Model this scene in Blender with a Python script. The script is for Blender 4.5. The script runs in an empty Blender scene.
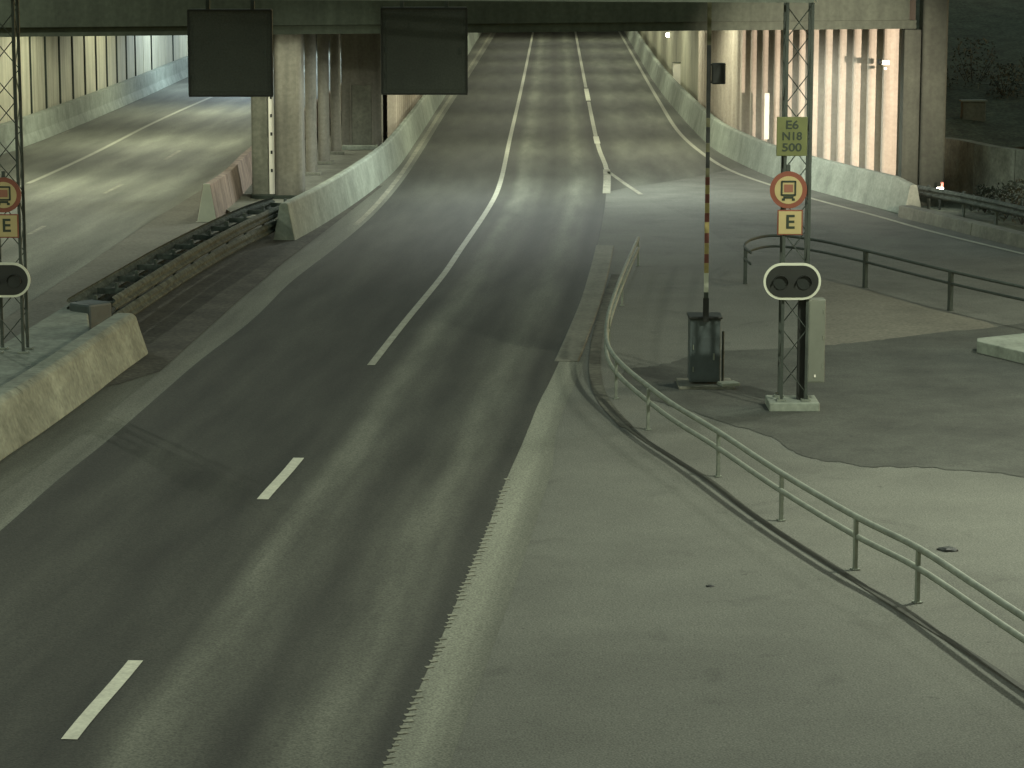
import bpy, bmesh, math, random
from mathutils import Vector, Matrix
random.seed(7)
R = math.radians
sc = bpy.context.scene
# ------------------------------------------------------------------ camera
H = 8.16; F = 2700.0; P = math.atan(456.0/F)
cam_d = bpy.data.cameras.new("camera"); cam = bpy.data.objects.new("camera", cam_d)
sc.collection.objects.link(cam)
cam.location = (0, 0, H); cam.rotation_euler = (R(90)-P, 0, 0)
cam_d.sensor_width = 36; cam_d.lens = F/1024*36
cam_d.clip_start = 0.2; cam_d.clip_end = 3000
sc.camera = cam
# ------------------------------------------------------------------ night sky
w = bpy.data.worlds.new("World"); sc.world = w; w.use_nodes = True
nt = w.node_tree; bg = nt.nodes['Background']
sky = nt.nodes.new('ShaderNodeTexSky'); sky.sky_type = 'NISHITA'; sky.sun_disc = False
sky.sun_elevation = R(4); sky.sun_rotation = R(70); sky.altitude = 50
hs = nt.nodes.new('ShaderNodeMix'); hs.data_type = 'RGBA'; hs.blend_type = 'MULTIPLY'; hs.inputs[0].default_value = 1
hs.inputs[7].default_value = (1.0, .98, .76, 1)      # town glow on the night sky
nt.links.new(sky.outputs[0], hs.inputs[6]); nt.links.new(hs.outputs[2], bg.inputs[0]); bg.inputs[1].default_value = 0.15
vs = sc.view_settings
vs.view_transform = 'Standard'; vs.look = 'None'; vs.gamma = 1; vs.use_curve_mapping = False
vs.exposure = 0.55
# lamp powers, tuned here (watts)
POW_STREET = 2500; POW_DECK = 760; POW_ADDED_FLOOD = 16000
COL_STREET = (0.95, 1.0, 0.80); COL_DECK = (0.96, 1.0, 0.76); COL_BLUE = (0.72, 0.9, 1.0); COL_WARM = (1.0, 0.86, 0.70)

# ------------------------------------------------------------------ survey helper: ground coordinates read from the calibrated camera
def g(px, py, h=0.0):
    u, v = px-512.0, py-384.0
    dy = F*math.cos(P) - v*math.sin(P); dz = -F*math.sin(P) - v*math.cos(P)
    t = (h-H)/dz
    return Vector((u*t, dy*t, h))
def gy(px, y_world, h=0.0):
    """point at distance y_world and height h, on the image column px"""
    depth = y_world*math.cos(P) - (h-H)*math.sin(P)
    return Vector(((px-512)/F*depth, y_world, h))

# ------------------------------------------------------------------ materials
def mat(name, col, rough=0.85, var=0.25, scale=3.0, grain=0.0, gscale=60.0, metal=0.0, bump=0.0, col2=None, emit=None, estr=0.0, streak=0.0, spots=False):
    m = bpy.data.materials.new(name); m.use_nodes = True
    n = m.node_tree.nodes; l = m.node_tree.links
    b = n['Principled BSDF']; b.inputs['Roughness'].default_value = rough; b.inputs['Metallic'].default_value = metal
    geo = n.new('ShaderNodeNewGeometry')
    no = n.new('ShaderNodeTexNoise'); no.inputs['Scale'].default_value = scale; no.inputs['Detail'].default_value = 6; no.inputs['Roughness'].default_value = 0.65
    l.new(geo.outputs['Position'], no.inputs['Vector'])
    mix = n.new('ShaderNodeMix'); mix.data_type = 'RGBA'
    c2 = col2 or tuple(c*(1-var) for c in col)
    hi = tuple(min(1, c*(1+var*0.6)) for c in col)
    ramp = n.new('ShaderNodeMapRange'); ramp.inputs[1].default_value = 0.32; ramp.inputs[2].default_value = 0.68
    l.new(no.outputs[0], ramp.inputs[0]); l.new(ramp.outputs[0], mix.inputs[0])
    mix.inputs[6].default_value = (*c2, 1); mix.inputs[7].default_value = (*hi, 1)
    out = mix.outputs[2]
    if streak:
        mp = n.new('ShaderNodeMapping'); mp.inputs['Scale'].default_value = (1.6, 1.6, 0.12)
        l.new(geo.outputs['Position'], mp.inputs['Vector'])
        ns = n.new('ShaderNodeTexNoise'); ns.inputs['Scale'].default_value = 2.2; ns.inputs['Detail'].default_value = 5
        l.new(mp.outputs[0], ns.inputs['Vector'])
        mr = n.new('ShaderNodeMapRange'); mr.inputs[1].default_value = .38; mr.inputs[2].default_value = .62
        mr.inputs[3].default_value = 1-streak; mr.inputs[4].default_value = 1+streak*.4
        l.new(ns.outputs[0], mr.inputs[0])
        vm = n.new('ShaderNodeVectorMath'); vm.operation = 'SCALE'
        l.new(out, vm.inputs[0]); l.new(mr.outputs[0], vm.inputs['Scale']); out = vm.outputs[0]
    if spots:      # oil stains, scuffs and bits of grit
        for sc_, lo_, hi_, dk in ((1.1, .60, .70, .80), (4.5, .70, .74, .60), (.28, .52, .66, .86)):
            n_s = n.new('ShaderNodeTexNoise'); n_s.inputs['Scale'].default_value = sc_; n_s.inputs['Detail'].default_value = 7; n_s.inputs['Distortion'].default_value = .6
            l.new(geo.outputs['Position'], n_s.inputs['Vector'])
            q_ = n.new('ShaderNodeMapRange'); q_.inputs[1].default_value = lo_; q_.inputs[2].default_value = hi_; q_.inputs[3].default_value = 1; q_.inputs[4].default_value = dk
            l.new(n_s.outputs[0], q_.inputs[0])
            vm = n.new('ShaderNodeVectorMath'); vm.operation = 'SCALE'
            l.new(out, vm.inputs[0]); l.new(q_.outputs[0], vm.inputs['Scale']); out = vm.outputs[0]
    if grain:
        ng = n.new('ShaderNodeTexNoise'); ng.inputs['Scale'].default_value = gscale; ng.inputs['Detail'].default_value = 3
        l.new(geo.outputs['Position'], ng.inputs['Vector'])
        mr = n.new('ShaderNodeMapRange'); mr.inputs[1].default_value = .3; mr.inputs[2].default_value = .7
        mr.inputs[3].default_value = 1-grain; mr.inputs[4].default_value = 1+grain
        l.new(ng.outputs[0], mr.inputs[0])
        vm = n.new('ShaderNodeVectorMath'); vm.operation = 'SCALE'
        l.new(out, vm.inputs[0]); l.new(mr.outputs[0], vm.inputs['Scale']); out = vm.outputs[0]
        if bump:
            bp = n.new('ShaderNodeBump'); bp.inputs['Strength'].default_value = bump; bp.inputs['Distance'].default_value = 0.01
            l.new(ng.outputs[0], bp.inputs['Height']); l.new(bp.outputs[0], b.inputs['Normal'])
    l.new(out, b.inputs['Base Color'])
    if emit:
        b.inputs['Emission Color'].default_value = (*emit, 1); b.inputs['Emission Strength'].default_value = estr
    return m

M = {}
M['soil']     = mat('soil_and_grass', (.060, .075, .048), .95, .5, 1.2, .5, 9, bump=.6)
M['apron']    = mat('worn_asphalt', (.110, .113, .094), .9, .15, .5, .42, 42, bump=.5, spots=True)
M['ramp']     = mat('ramp_asphalt', (.104, .106, .088), .9, .3, .5, .38, 38, bump=.4, spots=True)
M['patch']    = mat('dark_ground_patch', (.056, .059, .048), .85, .42, .7, .4, 38, bump=.4, spots=True)
M['shoulder'] = mat('shoulder_asphalt', (.082, .083, .066), .9, .45, .45, .28, 14, bump=.4)
M['block']    = mat('weathered_block_concrete', (.185, .205, .165), .88, .38, 1.5, .2, 10, streak=.05, spots=True)
M['strip']    = mat('pale_edge_strip', (.165, .163, .128), .9, .2, .8, .2, 11, bump=.3)
M['gravel']   = mat('gravel_verge', (.052, .050, .038), .95, .5, .9, .5, 12, bump=.8)
M['sand']     = mat('sandy_concrete', (.135, .127, .098), .9, .22, .6, .25, 12)
M['concrete'] = mat('barrier_concrete', (.235, .26, .212), .85, .30, 1.1, .14, 12, streak=.07)
M['concrete_dark'] = mat('stained_concrete', (.15, .15, .118), .9, .3, .9, .15, 10, streak=.12)
M['pier']     = mat('pier_concrete', (.175, .165, .135), .85, .2, .7, .12, 10, streak=.2)
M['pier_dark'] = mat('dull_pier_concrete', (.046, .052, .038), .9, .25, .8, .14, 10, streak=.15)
M['redwood']  = mat('weathered_reddish_panel', (.24, .18, .145), .9, .25, 1.5, .12, 10, streak=.3)
M['flute']    = mat('fluted_cream_concrete', (.42, .36, .29), .8, .12, .7, .08, 10, streak=.12)
M['panel']    = mat('cream_wall_panel', (.44, .42, .31), .6, .15, .5, .06, 10, streak=.22)
M['girder']   = mat('girder_concrete', (.058, .070, .050), .85, .2, .4, .15, 8, streak=.18)
M['seam']     = mat('joint_dark', (.03, .04, .03), .9, .1)
M['paint']    = mat('road_paint', (.30, .30, .235), .7, .18, 2.5, .15, 20)
M['paintw']   = mat('worn_road_paint', (.22, .215, .165), .8, .3, 1.5, .25, 12)
M['paint_new']= mat('bright_road_paint', (.50, .50, .40), .7, .12, 2.5, .12, 20)
M['rail_shadow']      = mat('rail_shadow_line', (.030, .032, .022), .8, .3, 3, .3, 10)
M['dirt']     = mat('dirt', (.066, .066, .050), .95, .4, 1.5, .4, 8)  # dark tone of the painted railing shadow round the nose
M['dull_yellow'] = mat('dull_boom_yellow', (.36, .29, .11), .6, .3, 6)
M['dull_red'] = mat('dull_boom_red', (.17, .05, .035), .6, .3, 6)
M['olive']    = mat('dull_boom_olive', (.10, .095, .045), .6, .3, 6)
M['ribs']     = mat('rib_paint', (.22, .22, .17), .8, .35, 1.8, .25, 12)
M['steel']    = mat('galvanised_steel', (.19, .21, .17), .6, .25, 4, .1, 40, metal=.15)
M['steel_dark'] = mat('dark_weathered_steel', (.045, .055, .045), .65, .3, 4, .15, 40, metal=.2)
M['dirty']    = mat('dirty_guardrail_steel', (.072, .083, .068), .9, .4, 2.5, .45, 7, col2=(.032, .042, .032))
M['black']    = mat('black_painted_metal', (.013, .015, .012), .6, .2)
M['teal']     = mat('dark_teal_cabinet', (.055, .070, .070), .6, .3, 3)
M['cab']      = mat('grey_cabinet', (.16, .17, .135), .6, .12, 2)
M['backplate']= mat('dark_sign_back', (.040, .046, .036), .7, .2, 1.2, .2, 30)
M['white']    = mat('white_rim', (.56, .57, .46), .5, .08)
M['red']      = mat('sign_red', (.19, .055, .03), .5, .1)
M['orange']   = mat('sign_orange', (.25, .10, .06), .5, .1)
M['yellow']   = mat('sign_yellow', (.40, .32, .15), .5, .08)
M['lime']     = mat('sign_lime', (.115, .125, .04), .5, .12)
M['letters']  = mat('sign_lettering', (.02, .03, .015), .6, .1)
M['lens']     = mat('dark_signal_lens', (.014, .018, .016), .45, .2)
M['leaf']     = mat('shrub_leaf', (.045, .05, .03), .8, .5, 2)
M['bark']     = mat('bark', (.05, .04, .03), .9, .4, 3)
M['tyre_lit'] = mat('lit_lamp_lens', (.9, .85, .7), .4, .02, emit=(1, .88, .7), estr=9)
M['lamp_lens']= mat('street_lamp_lens', (.9, .9, .8), .4, .02, emit=(1, .97, .75), estr=6)
M['led_blue'] = mat('blue_lamp_lens', (.8, .9, 1), .4, .02, emit=(.75, .9, 1), estr=6)
M['reflect']  = mat('lit_edge_pale', (.85, .8, .7), .4, .05)

# main road asphalt: wear tracks follow the lane (UV u = metres from the lane line)
def road_mat(name, stops, umin, umax, blotch=.35):
    m = bpy.data.materials.new(name); m.use_nodes = True
    n = m.node_tree.nodes; l = m.node_tree.links
    b = n['Principled BSDF']; b.inputs['Roughness'].default_value = .82
    uv = n.new('ShaderNodeUVMap'); uv.uv_map = 'lane'
    sep = n.new('ShaderNodeSeparateXYZ'); l.new(uv.outputs[0], sep.inputs[0])
    mp = n.new('ShaderNodeMapping'); mp.inputs['Scale'].default_value = (1.0, .06, 1); l.new(uv.outputs[0], mp.inputs['Vector'])
    n1 = n.new('ShaderNodeTexNoise'); n1.inputs['Scale'].default_value = 1.0; n1.inputs['Detail'].default_value = 4; l.new(mp.outputs[0], n1.inputs['Vector'])
    wob = n.new('ShaderNodeMath'); wob.operation = 'MULTIPLY_ADD'; wob.inputs[1].default_value = .3; l.new(n1.outputs[0], wob.inputs[0])
    sub = n.new('ShaderNodeMath'); sub.operation = 'SUBTRACT'; sub.inputs[1].default_value = .15
    l.new(sep.outputs[0], wob.inputs[2]); l.new(wob.outputs[0], sub.inputs[0])
    mr = n.new('ShaderNodeMapRange'); mr.inputs[1].default_value = umin; mr.inputs[2].default_value = umax; l.new(sub.outputs[0], mr.inputs[0])
    cr = n.new('ShaderNodeValToRGB'); l.new(mr.outputs[0], cr.inputs[0]); cr.color_ramp.interpolation = 'EASE'
    els = cr.color_ramp.elements
    for i, (u, a) in enumerate(stops):
        t = (u-umin)/(umax-umin); e = els[i] if i < 2 else els.new(t)
        e.position = t; e.color = (a*1.0, a*1.03, a*.80, 1)
    mp2 = n.new('ShaderNodeMapping'); mp2.inputs['Scale'].default_value = (1.4, .16, 1); l.new(uv.outputs[0], mp2.inputs['Vector'])
    n2 = n.new('ShaderNodeTexNoise'); n2.inputs['Scale'].default_value = 1.3; n2.inputs['Detail'].default_value = 7; l.new(mp2.outputs[0], n2.inputs['Vector'])
    r2 = n.new('ShaderNodeMapRange'); r2.inputs[1].default_value = .3; r2.inputs[2].default_value = .7; r2.inputs[3].default_value = 1-blotch; r2.inputs[4].default_value = 1+blotch
    l.new(n2.outputs[0], r2.inputs[0])
    geo = n.new('ShaderNodeNewGeometry')
    n3 = n.new('ShaderNodeTexNoise'); n3.inputs['Scale'].default_value = 38; n3.inputs['Detail'].default_value = 3; l.new(geo.outputs['Position'], n3.inputs['Vector'])
    r3 = n.new('ShaderNodeMapRange'); r3.inputs[1].default_value = .3; r3.inputs[2].default_value = .7; r3.inputs[3].default_value = .55; r3.inputs[4].default_value = 1.48
    l.new(n3.outputs[0], r3.inputs[0])
    mu = n.new('ShaderNodeMath'); mu.operation = 'MULTIPLY'; l.new(r2.outputs[0], mu.inputs[0]); l.new(r3.outputs[0], mu.inputs[1])
    vm = n.new('ShaderNodeVectorMath'); vm.operation = 'SCALE'; l.new(cr.outputs[0], vm.inputs[0]); l.new(mu.outputs[0], vm.inputs['Scale'])
    l.new(vm.outputs[0], b.inputs['Base Color'])
    bp = n.new('ShaderNodeBump'); bp.inputs['Strength'].default_value = .4; bp.inputs['Distance'].default_value = .01
    l.new(n3.outputs[0], bp.inputs['Height']); l.new(bp.outputs[0], b.inputs['Normal'])
    return m
M['road'] = road_mat('lane_asphalt', [(-3.6, .034), (-2.9, .032), (-2.1, .040), (-1.3, .030), (-.2, .028), (.3, .036), (.72, .104), (1.15, .056), (1.7, .030),
                                      (2.1, .048), (2.5, .092), (2.85, .060), (3.2, .024), (3.6, .036), (4.4, .075), (5.2, .055), (6.1, .078), (8.0, .055)], -4, 9)
M['shoulder2'] = road_mat('shoulder_lane_asphalt', [(-3.0, .050), (-1.6, .050), (-1.0, .060), (-.6, .095), (-.25, .12), (.3, .135)], -3, 1, .25)
M['strip_soft'] = road_mat('edge_strip_wear', [(0, .185), (.28, .18), (.40, .140), (.52, .112), (.64, .100)], 0, 1.3, .16)
M['road2'] = road_mat('oncoming_asphalt', [(-1.0, .11), (.6, .10), (1.4, .15), (2.1, .10), (2.8, .14), (3.6, .105), (4.5, .16), (5.3, .10), (6.2, .14), (7.5, .10)], -2, 9, .25)

# ------------------------------------------------------------------ object helpers
def props(o, label=None, cat=None, group=None, kind=None):
    if label: o['label'] = label
    if cat: o['category'] = cat
    if group: o['group'] = group
    if kind: o['kind'] = kind
    return o
def link(o): sc.collection.objects.link(o); return o
def empty(name, loc, rz=0, **k):
    o = bpy.data.objects.new(name, None); link(o); o.location = loc; o.rotation_euler = (0, 0, rz); o.empty_display_size = .2
    bpy.context.view_layer.update()
    return props(o, **k)
class MB:
    def __init__(s): s.bm = bmesh.new()
    def box(s, c, size, rz=0, rx=0, ry=0, bev=0):
        r = bmesh.ops.create_cube(s.bm, size=1)
        vsx = r['verts']
        bmesh.ops.scale(s.bm, vec=size, verts=vsx)
        if bev:
            es = list({e for v in vsx for e in v.link_edges})
            rr = bmesh.ops.bevel(s.bm, geom=es, offset=bev, segments=2, affect='EDGES', profile=.5)
            vsx = list({v for f in rr['faces'] for v in f.verts} | {v for v in vsx if v.is_valid})
        mt = Matrix.Translation(c) @ Matrix.Rotation(rz, 4, 'Z') @ Matrix.Rotation(ry, 4, 'Y') @ Matrix.Rotation(rx, 4, 'X')
        bmesh.ops.transform(s.bm, matrix=mt, verts=vsx); return s
    def tube(s, a, b, r, seg=8, r2=None):
        a, b = Vector(a), Vector(b); d = b-a
        if d.length < 1e-6: return s
        q = Vector((0, 0, 1)).rotation_difference(d)
        bmesh.ops.create_cone(s.bm, cap_ends=True, segments=seg, radius1=r, radius2=r if r2 is None else r2, depth=d.length,
                              matrix=Matrix.Translation((a+b)/2) @ q.to_matrix().to_4x4()); return s
    def path(s, pts, r, seg=8, profile=None):
        """continuous tube along points"""
        pts = [Vector(p) for p in pts]; rings = []
        for i, p in enumerate(pts):
            t = (pts[min(i+1, len(pts)-1)]-pts[max(i-1, 0)]).normalized()
            sd = t.cross(Vector((0, 0, 1)))
            sd = Vector((1, 0, 0)) if sd.length < 1e-4 else sd.normalized()
            up = sd.cross(t)
            rings.append([s.bm.verts.new(p+sd*math.cos(2*math.pi*k/seg)*r+up*math.sin(2*math.pi*k/seg)*r) for k in range(seg)])
        for a, b in zip(rings, rings[1:]):
            for k in range(seg): s.bm.faces.new((a[k], a[(k+1) % seg], b[(k+1) % seg], b[k]))
        s.bm.faces.new(rings[0]); s.bm.faces.new(rings[-1]); return s
    def sweep(s, pts, prof, seg_len=None, gap=.02, hscale=None):
        """prof: closed list of (offset to the right, height). pts: ground path, optionally broken into precast segments"""
        pts = [Vector((p[0], p[1], p[2] if len(p) > 2 else 0)) for p in pts]
        cum = [0]
        for a, b in zip(pts, pts[1:]): cum.append(cum[-1]+(b-a).length)
        L = cum[-1]
        def at(d):
            d = max(0, min(L, d)); i = 0
            while i < len(cum)-2 and cum[i+1] < d: i += 1
            f = (d-cum[i])/max(1e-9, cum[i+1]-cum[i]); p = pts[i].lerp(pts[i+1], f)
            return p
        def frame(d):
            t = (at(d+.6)-at(d-.6)).normalized(); return at(d), Vector((t.y, -t.x, 0)).normalized()
        spans = [(0, L)]
        if seg_len:
            nseg = max(1, round(L/seg_len)); sl = L/nseg
            spans = [(i*sl+gap/2, (i+1)*sl-gap/2) for i in range(nseg)]
        for d0, d1 in spans:
            k = max(1, int((d1-d0)/1.2)); rings = []
            for j in range(k+1):
                d = d0+(d1-d0)*j/k; p, r = frame(d)
                hs = hscale(d/L) if hscale else 1
                rings.append([s.bm.verts.new((p.x+r.x*o, p.y+r.y*o, p.z+h*hs)) for o, h in prof])
            n = len(prof)
            for a, b in zip(rings, rings[1:]):
                for q in range(n): s.bm.faces.new((a[q], a[(q+1) % n], b[(q+1) % n], b[q]))
            s.bm.faces.new(rings[0]); s.bm.faces.new(rings[-1][::-1])
        return s
    def prism(s, poly, z0, z1):
        a = [s.bm.verts.new((p[0], p[1], z0)) for p in poly]; b = [s.bm.verts.new((p[0], p[1], z1)) for p in poly]
        n = len(poly)
        for i in range(n): s.bm.faces.new((a[i], a[(i+1) % n], b[(i+1) % n], b[i]))
        s.bm.faces.new(a[::-1]); s.bm.faces.new(b); return s
    def build(s, name, m, parent=None, smooth=False, bevel=0):
        bmesh.ops.recalc_face_normals(s.bm, faces=s.bm.faces)
        me = bpy.data.meshes.new(name); s.bm.to_mesh(me); s.bm.free(); me.materials.append(m)
        if smooth:
            for p in me.polygons: p.use_smooth = True
        o = bpy.data.objects.new(name, me); link(o)
        if parent:
            o.parent = parent
        if bevel:
            md = o.modifiers.new('bevel', 'BEVEL'); md.width = bevel; md.segments = 2; md.limit_method = 'ANGLE'
        return o
def cr(pts, n=8):
    """Catmull-Rom through points"""
    pts = [Vector(p) for p in pts]; P_ = [pts[0]*2-pts[1]]+pts+[pts[-1]*2-pts[-2]]; out = []
    for i in range(1, len(P_)-2):
        for k in range(n):
            t = k/n; a, b, c, d = P_[i-1:i+3]
            out.append(.5*((2*b)+(c-a)*t+(2*a-5*b+4*c-d)*t*t+(3*b-a-3*c+d)*t**3))
    out.append(pts[-1]); return out
def px_path(px, h=0, n=8): return [g(p.x, p.y, h) for p in cr([Vector((a, b, 0)) for a, b in px], n)]
def xat(px):
    """function: image row -> image column, along a traced edge"""
    pts = sorted([(p.y, p.x) for p in cr([Vector((a, b, 0)) for a, b in px], 10)])
    def f(y):
        if y <= pts[0][0]: a, b = pts[0], pts[1]
        elif y >= pts[-1][0]: a, b = pts[-2], pts[-1]
        else:
            i = 0
            while pts[i+1][0] < y: i += 1
            a, b = pts[i], pts[i+1]
        return a[1]+(b[1]-a[1])*(y-a[0])/(b[0]-a[0])
    return f
def sheet(name, m, left, right, rows, z, zero=None, cols=16, kind='structure'):
    """ground-following sheet between two surveyed edges; UV 'lane' = metres from the zero line, metres along"""
    bm = bmesh.new(); uvl = bm.loops.layers.uv.new('lane'); grid = []; uvs = {}
    for y in rows:
        a, b = g(left(y), y, z), g(right(y), y, z); row = []
        x0 = g(zero(y), y, z).x if zero else a.x
        for k in range(cols+1):
            p = a.lerp(b, k/cols); v = bm.verts.new(p); uvs[v] = (p.x-x0, p.y); row.append(v)
        grid.append(row)
    for r0, r1 in zip(grid, grid[1:]):
        for k in range(cols):
            f = bm.faces.new((r0[k], r0[k+1], r1[k+1], r1[k]))
            for lp in f.loops: lp[uvl].uv = uvs[lp.vert]
    for f in bm.faces:
        f.normal_update()
        if f.normal.z < 0: f.normal_flip()
    me = bpy.data.meshes.new(name); bm.to_mesh(me); bm.free(); me.materials.append(m)
    o = bpy.data.objects.new(name, me); link(o); return props(o, kind=kind)
def flat(name, poly, z, m, thick=0, kind='structure'):
    mb = MB(); pts = [(p[0], p[1]) for p in poly]
    if thick: mb.prism(pts, z-thick, z)
    else:
        f = mb.bm.faces.new([mb.bm.verts.new((x, y, z)) for x, y in pts])
        bmesh.ops.triangulate(mb.bm, faces=[f])
        for f in mb.bm.faces:
            f.normal_update()
            if f.normal.z < 0: f.normal_flip()
        me = bpy.data.meshes.new(name); mb.bm.to_mesh(me); mb.bm.free(); me.materials.append(m)
        o = bpy.data.objects.new(name, me); link(o); return props(o, kind=kind)
    o = mb.build(name, m); return props(o, kind=kind)
def ribbon(mb, pts, width, z):
    pts = [Vector(p) for p in pts]; prev = None
    for i, p in enumerate(pts):
        t = (pts[min(i+1, len(pts)-1)]-pts[max(i-1, 0)]); t.z = 0; t.normalize(); r = Vector((t.y, -t.x, 0))*width/2
        a, b = mb.bm.verts.new((p.x-r.x, p.y-r.y, z)), mb.bm.verts.new((p.x+r.x, p.y+r.y, z))
        if prev: mb.bm.faces.new((prev[0], prev[1], b, a))
        prev = (a, b)
def ribbon_obj(name, strips, z, m):
    mb = MB()
    for pts, wd in strips: ribbon(mb, pts, wd, z)
    for f in mb.bm.faces:
        f.normal_update()
        if f.normal.z < 0: f.normal_flip()
    me = bpy.data.meshes.new(name); mb.bm.to_mesh(me); mb.bm.free(); me.materials.append(m)
    o = bpy.data.objects.new(name, me); link(o); return props(o, kind='structure')
def lamp(name, loc, power, col, size=.25, parent=None, spot=None, target=None, blend=.5):
    d = bpy.data.lights.new(name, 'SPOT' if spot else 'POINT'); d.energy = power; d.color = col; d.shadow_soft_size = size
    if spot: d.spot_size = R(spot); d.spot_blend = blend
    o = bpy.data.objects.new(name, d); link(o)
    o.location = loc
    if target is not None:
        o.rotation_euler = (Vector(target)-Vector(loc)).to_track_quat('-Z', 'Y').to_euler()
    if parent:
        o.parent = parent; o.matrix_parent_inverse = parent.matrix_world.inverted()
    return o
def text_mesh(name, s, size, m, parent, loc, depth=.004, width=None):
    """lettering facing the camera side (-Y)"""
    cu = bpy.data.curves.new(name, 'FONT'); cu.body = s; cu.size = size; cu.align_x = 'CENTER'; cu.align_y = 'CENTER'; cu.extrude = depth; cu.offset = size*.02
    to = bpy.data.objects.new(name, cu); link(to); bpy.context.view_layer.update()
    me = bpy.data.meshes.new_from_object(to.evaluated_get(bpy.context.evaluated_depsgraph_get()))
    bpy.data.objects.remove(to); bpy.data.curves.remove(cu)
    me.materials.clear(); me.materials.append(m)
    me.transform(Matrix.Rotation(R(90), 4, 'X'))
    if width:
        xs = [v.co.x for v in me.vertices]; k = width/(max(xs)-min(xs)); me.transform(Matrix.Diagonal((k, 1, 1, 1)))
    o = bpy.data.objects.new(name, me); link(o); o.parent = parent; o.location = loc
    return o

# ------------------------------------------------------------------ traced edges (image column, image row)
LINE1 = [(10, 829), (70, 740), (135, 663), (213, 562), (263, 500), (298, 460), (371, 366), (403, 325), (441, 278.5), (460, 251), (487.7, 210), (500, 184), (510, 139), (521.5, 88.5), (533.5, 30), (540, -5)]
LEFT  = [(-345, 829), (-110, 622), (0, 531), (54, 483), (102, 445), (154, 400), (199, 361), (240, 330), (263, 310), (291, 282), (340, 244), (375.5, 213), (402, 182), (422, 152), (444, 116), (462, 88), (496, 33), (518, -5)]
KERB  = [(357, 829), (384, 765), (414, 699.5), (444, 631), (474, 560), (486.7, 530), (505.5, 481), (522, 443.7), (538, 404), (548, 385), (564, 349.5), (580.6, 303), (592, 262), (599, 238), (604, 212), (606.5, 190)]
LINE2 = [(606.5, 195), (606.5, 170), (597.5, 144), (586, 88.5), (575, 30), (568.5, -5)]
BARR  = [(602, -5), (623, 30), (640, 60), (656, 86), (679, 115), (709, 146), (738, 163), (772, 178), (807, 189), (880, 209), (903, 215)]
EDGER = [(597, -5), (618, 30), (638, 65), (659, 101.5), (680, 134), (709, 158.6), (735, 173), (772, 186), (807, 197.7), (880, 217.5), (923.5, 230), (969, 241.5), (1015, 252.5), (1080, 268)]
BARC  = [(506, -5), (484, 30), (468, 56), (446, 96), (437, 110), (416, 143), (400, 166), (383, 183), (357, 203), (324, 225), (296, 241)]
f1, fl, fk, f2, fb, fe, fc = map(xat, (LINE1, LEFT, KERB, LINE2, BARR, EDGER, BARC))

# ------------------------------------------------------------------ ground and roads
mb = MB(); s_ = 900
o = flat('ground', [(-s_, -60), (s_, -60), (s_, 1500), (-s_, 1500)], 0, M['soil'])
# paved ground everywhere between the two walls
flat('pavement', [(-13, 15), (16, 15), (16.5, 60), (14.2, 72), g(1080, 262), g(896, 214), g(772, 176), g(700, 134), g(650, 70), g(602, -5), g(420, -5), g(100, 118), (-32, 100), (-32, 60), (-20, 30)], .004, M['apron'])
rows = [829, 800, 770]+[768-i*12 for i in range(1, 40)]+[300-i*5 for i in range(0, 22)]+[192]+[190-i*3 for i in range(1, 66)]
rows = sorted({r for r in rows if r >= -5}, reverse=True)
def road_right(y): return fk(y) if y >= 190 else (fk(190)+(fb(y)-1-fk(190))*1.0 if y < 150 else fk(190)+(fb(y)-1-fk(190))*min(1, (190-y)/24))
sheet('main_road', M['road'], fl, road_right, rows, .012, f1, 26)
# slip road that joins from the right
slip_low = [g(640, 197), g(700, 222), g(745, 262), g(865, 291), g(950, 314), g(1100, 352)]
slip_up = [g(x+0, y+1) for x, y in [(1100, 265), (995, 240), (896, 215), (807, 190), (772, 179), (709, 147), (690, 130)]]
flat('slip_road', slip_low+slip_up+[g(606, 172)], .008, M['ramp'])
# left shoulder
LSH = lambda y: fl(y)-(y+72)*.155 if y > 345 else fl(y)-(y+72)*.17
sheet('shoulder', M['shoulder2'], lambda y: min(LSH(y), fl(y)-8), fl, [r for r in rows], .008, fl, 8)
ribbon_obj('shoulder_seam', [([g(fl(y)-5-(y-60)*.012, y) for y in range(225, 30, -6)], .16)], .014, M['paintw'])
# gravelly verge under the guardrail
flat('verge', [g(60, 395), g(118, 385), g(160, 372), g(240, 300), g(285, 262), g(330, 228), g(383, 186), g(330, 190), g(255, 205), g(200, 228), g(150, 258), g(70, 305), g(0, 350)], .016, M['gravel'])
# oncoming road
LL = xat([(-300, 320), (28, 184), (152, 124), (203, 101), (262, 76), (330, 46), (430, -5)])
LB = xat([(-400, 285), (-30, 165), (25, 147), (89, 121.5), (152, 94), (188, 77), (250, 50), (320, 15), (355, -5)])
LR = xat([(-260, 500), (-60, 366), (0, 322), (78, 270), (118, 243), (160, 215), (205, 190), (252, 160), (330, 100), (440, 20), (470, -5)])
sheet('oncoming_road', M['road2'], LB, LR, [520-i*8 for i in range(0, 42)]+[184-i*5 for i in range(0, 38)], .012, LL, 20)
def marks(fn, segs, wd): return [([g(fn(a+(b-a)*k/nn), a+(b-a)*k/nn) for k in range(nn+1)], wd) for a, b in segs for nn in [max(2, int(abs(b-a)/5))]]
ribbon_obj('road_markings', marks(f1, [(741, 662)], .17)+marks(f1, [(500.5, 459)], .17), .020, M['paint_new'])
ribbon_obj('lane_line', marks(f1, [(366, -5)], .15), .020, M['paint'])
ribbon_obj('merge_line', marks(f2, [(194, 170)], .24)+[([g(608, 172), g(626, 185), g(641, 195)], .15)], .021, M['paintw'])
ribbon_obj('merge_lane_line', marks(f2, [(170, 102), (88, -5)], .16), .020, M['paint'])
ribbon_obj('merge_lane_dash', marks(f2, [(101, 89), (144, 137)], .22), .0215, M['paint_new'])
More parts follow.
